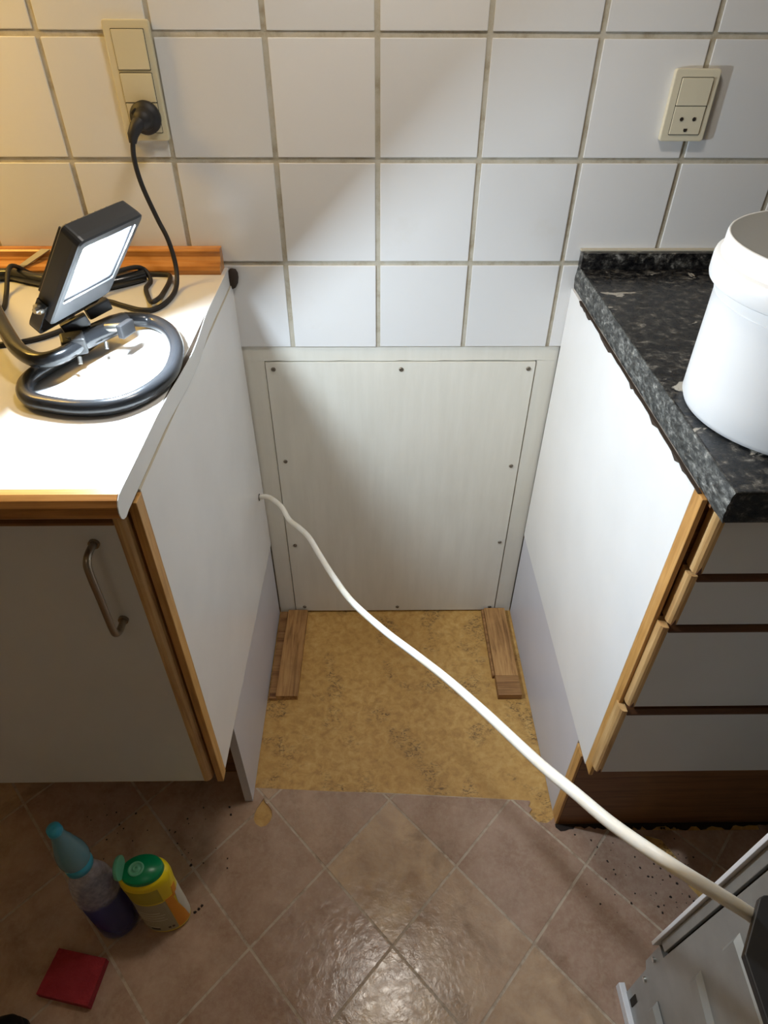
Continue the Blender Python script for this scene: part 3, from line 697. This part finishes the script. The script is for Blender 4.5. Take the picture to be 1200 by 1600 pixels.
for a0, a1, z0, z1 in [(222, 262, .030, .0315), (222, 290, .060, .0612), (222, 285, .070, .0712), (222, 290, .080, .0812), (225, 280, .090, .0912)]:
    patch('print_line', a0, a1, [(z0, 0, 0), (z1, 0, 0)], M['label_white'], .0010)
patch('barcode', 240, 262, [(.020, 0, 0), (.026, 0, 0)], M['print_black'], .0011)
patch('hazard_mark', 282, 288, [(.022, 0, 0), (.028, 0, 0)], M['print_black'], .0011)
patch('hazard_mark', 291, 297, [(.022, 0, 0), (.028, 0, 0)], M['print_black'], .0011)
MB().lathe([(.0335, .1985), (.0330, .2055), (.0310, .2085), (.001, .2090)], 48, (0, 0, 0), 1, .70).xf(rot).build('cap', M['green_cap'], yb_)
MB().lathe([(.0125, .2085), (.0125, .2110), (.0095, .2112), (.0090, .2095), (.0055, .2095), (.0050, .2125), (.0028, .2130), (.0020, .2100)], 28, (-.008, 0, 0), 1, .9).xf(rot).build('spout', M['green_pale'], yb_)
lid = MB().lathe([(.0160, 0), (.0165, .003), (.0150, .0060), (.001, .0065)], 28, (0, 0, 0), 1, 1.15)
lid.xf(rot @ Matrix.Translation((-.0290, 0, .2200)) @ Matrix.Rotation(math.radians(-98), 4, 'Y')).build('flip_lid', M['green_pale'], yb_)

# ------------------------------------------------------------------ red sponge, shoe
c4 = [(-.5513, -.7624), (-.4655, -.7790), (-.4740, -.8450), (-.5650, -.8270)]
g = 10; vv = []; ff = []
for lay, z in ((0, .0036), (1, .0200)):
    for i in range(g+1):
        for j in range(g+1):
            u, t = i/g, j/g
            x = (1-u)*(1-t)*c4[0][0]+u*(1-t)*c4[1][0]+u*t*c4[2][0]+(1-u)*t*c4[3][0]
            y = (1-u)*(1-t)*c4[0][1]+u*(1-t)*c4[1][1]+u*t*c4[2][1]+(1-u)*t*c4[3][1]
            zz = z+(random.uniform(-.0006, .0006) if lay else 0)+(.004*t*u if lay else .0)
            vv.append((x, y, zz))
nn = (g+1)**2; I = lambda l, i, j: l*nn+i*(g+1)+j
for i in range(g):
    for j in range(g):
        ff += [(I(1, i, j), I(1, i+1, j), I(1, i+1, j+1), I(1, i, j+1)), (I(0, i, j), I(0, i, j+1), I(0, i+1, j+1), I(0, i+1, j))]
for i in range(g):
    ff += [(I(0, i, 0), I(0, i+1, 0), I(1, i+1, 0), I(1, i, 0)), (I(0, i, g), I(1, i, g), I(1, i+1, g), I(0, i+1, g)),
           (I(0, 0, i), I(1, 0, i), I(1, 0, i+1), I(0, 0, i+1)), (I(0, g, i), I(0, g, i+1), I(1, g, i+1), I(1, g, i))]
tag(MB().add(vv, ff).build('sponge', M['sponge'], bevel=0), 'flat square red sponge lying on the dark floor', 'sponge')
sh = thing('shoe', 'toe of a black shoe on the floor at the lower left corner', 'shoe', (-.60, -.99, .0031))
def shoe_ring(y, hw, z0, z1, cx):
    return [(cx+hw*math.cos(t)*(1 if math.sin(t) < 0 else .92), y+SHY, (z0+z1)/2+(z1-z0)/2*math.sin(t)) for t in [2*math.pi*i/18 for i in range(18)]]
SHY = .012
secs = [(-.866, .004, .016, .026, -.590), (-.870, .018, .010, .036, -.591), (-.880, .030, .008, .046, -.593), (-.900, .040, .007, .056, -.596), (-.940, .046, .007, .066, -.600), (-1.00, .042, .007, .080, -.604), (-1.06, .036, .007, .095, -.604), (-1.12, .034, .007, .100, -.602), (-1.145, .022, .010, .090, -.602)]
v = []; 
for s_ in secs: v += shoe_ring(*s_)
f = [(i*18+k_, i*18+(k_+1) % 18, (i+1)*18+(k_+1) % 18, (i+1)*18+k_) for i in range(len(secs)-1) for k_ in range(18)]+[tuple(range(17, -1, -1)), tuple((len(secs)-1)*18+k_ for k_ in range(18))]
MB().add(v, f, True).build('upper', M['shoe'], sh)
out = []
for y, hw, _, _, cx in secs: out.append((cx+hw+.003, y+SHY))
for y, hw, _, _, cx in reversed(secs): out.append((cx-hw-.003, y+SHY))
MB().prism(out, 2, .0033, .0130).build('sole', M['sole'], sh)

# ------------------------------------------------------------------ pulled-out appliance, lower right
apx = thing('dishwasher', 'pulled-out white appliance with ribbed grey metal back at the lower right corner', 'appliance', (.7, -1.1, 0))
def lean(z): return -.023*(z-.22)/.4 if z > .22 else 0
def stripy(name, y0, y1, z0, z1, x0, x1, m, bev=.0008, slope=True):
    b = MB().prism([(y0+(lean(z0) if slope else 0), z0), (y1+(lean(z0) if slope else 0), z0), (y1+(lean(z1) if slope else 0), z1), (y0+(lean(z1) if slope else 0), z1)], 0, x0, x1)
    return b.build(name, m, apx, bevel=bev)
MB().box(.4100, .985, -1.38, -.870, .0300, .8100).build('body', M['zinc'], apx)
stripy('front_flange', -.8285, -.8235, .2235, .8100, .3900, .4400, M['appliance_white'])
stripy('side_strip', -.8420, -.8290, .2450, .8100, .3960, .4100, M['zinc'])
stripy('seam', -.8450, -.8425, .2450, .8100, .4010, .4100, M['gap'], 0)
stripy('back_plate', -1.3800, -.8455, .2300, .8100, .3975, .4100, M['zinc'])
MB().prism([(-1.38, .0200), (-.8375, .0200), (-.8375, .1450), (-.8290, .1550), (-.8300, .2290), (-.8455, .2290), (-1.38, .2290)], 0, .3985, .4100).build('base_plate', M['zinc'], apx)
MB().box(.3900, .4000, -1.38, -.8240, .0035, .0250).build('base_rail', M['appliance_white'], apx, bevel=.001)
MB().box(.3975, .3990, -.8600, -.8500, .0350, .0680).build('slot', M['gap'], apx)
for y, z in [(-.8385, .1950), (-.8470, .1330)]:
    MB().tube([(.3945, y, z), (.3990, y, z)], .0035, 12).build('screw', M['chrome'], apx)
def rib(y0, y1, z0, z1, dz):
    h = .007; x = .3976
    v = [(x, y0, z0), (x, y0, z1), (x, y1, z0+dz), (x, y1, z1+dz), (x-h, y0-.006, z0+.008), (x-h, y0-.006, z1-.008), (x-h, y1, z0+dz+.008), (x-h, y1, z1+dz-.008)]
    return MB().add(v, [(0, 1, 5, 4), (0, 4, 6, 2), (1, 3, 7, 5), (4, 5, 7, 6), (2, 6, 7, 3), (0, 2, 3, 1)]).build('rib', M['zinc'], apx)
rib(-.8900, -1.34, .305, .345, -.10); rib(-.8900, -1.34, .425, .480, -.05); rib(-.880, -1.34, .12, .16, -.03); rib(-.9000, -1.34, .56, .62, 0)
MB().prism([(.2382, -.9974), (.2641, -.9635), (.2680, -.9620), (.3970, -.9600), (.3970, -1.3000), (.2300, -1.3000), (.2364, -1.0349)], 2, .7930, .8000).build('terminal_cover', M['black_plastic'], apx, bevel=.001)
MB().box(.3050, .3975, -1.05, -.965, .7350, .7935).build('terminal_box', M['black_plastic'], apx, bevel=.002)
MB().tube([(.2520, -1.0180, .8000), (.2520, -1.0180, .8012)], .0030, 12).build('screw_hole', M['gap'], apx)

# ------------------------------------------------------------------ dirt crumbs (uncountable)
cr = MB()
def crumb(x, y, s, z=.0031):
    h = s*.5; a = random.uniform(0, 3.14); v = []
    for t in range(5):
        an = a+t*1.2566; v.append((x+s*random.uniform(.6, 1.4)*math.cos(an)*.7, y+s*random.uniform(.5, 1)*math.sin(an), z))
    v.append((x, y, z+h)); cr.add(v, [(0, 1, 5), (1, 2, 5), (2, 3, 5), (3, 4, 5), (4, 0, 5), (4, 3, 2, 1, 0)])
for _i in range(60): crumb(random.uniform(.37, .60), random.uniform(-.72, -.575), random.uniform(.0008, .0028))
for x, y in [(.41, -.588), (.49, -.640), (.50, -.655), (.502, -.706), (.506, -.716), (.53, -.690), (.455, -.70), (.541, -.655), (.55, -.668), (.565, -.690), (.57, -.698)]: crumb(x, y, .0034)
for _i in range(45): crumb(random.uniform(-.60, -.29), random.uniform(-.64, -.50), random.uniform(.0008, .0030))
for x, y in [(-.30, -.53), (-.305, -.515), (-.330, -.70), (-.325, -.695), (-.335, -.705), (-.36, -.625), (-.50, -.87), (-.505, -.88), (-.49, -.875)]: crumb(x, y, .004)
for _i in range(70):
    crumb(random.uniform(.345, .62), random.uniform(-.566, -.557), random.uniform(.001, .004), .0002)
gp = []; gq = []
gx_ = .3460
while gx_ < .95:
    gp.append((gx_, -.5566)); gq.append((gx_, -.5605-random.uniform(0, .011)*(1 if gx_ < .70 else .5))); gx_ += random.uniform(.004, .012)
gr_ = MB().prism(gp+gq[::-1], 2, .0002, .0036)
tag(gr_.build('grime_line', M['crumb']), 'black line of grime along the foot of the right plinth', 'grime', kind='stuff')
tag(cr.build('dirt_crumbs', M['crumb']), 'scattered dark dirt crumbs on the floor below both cabinets', 'crumbs', kind='stuff')
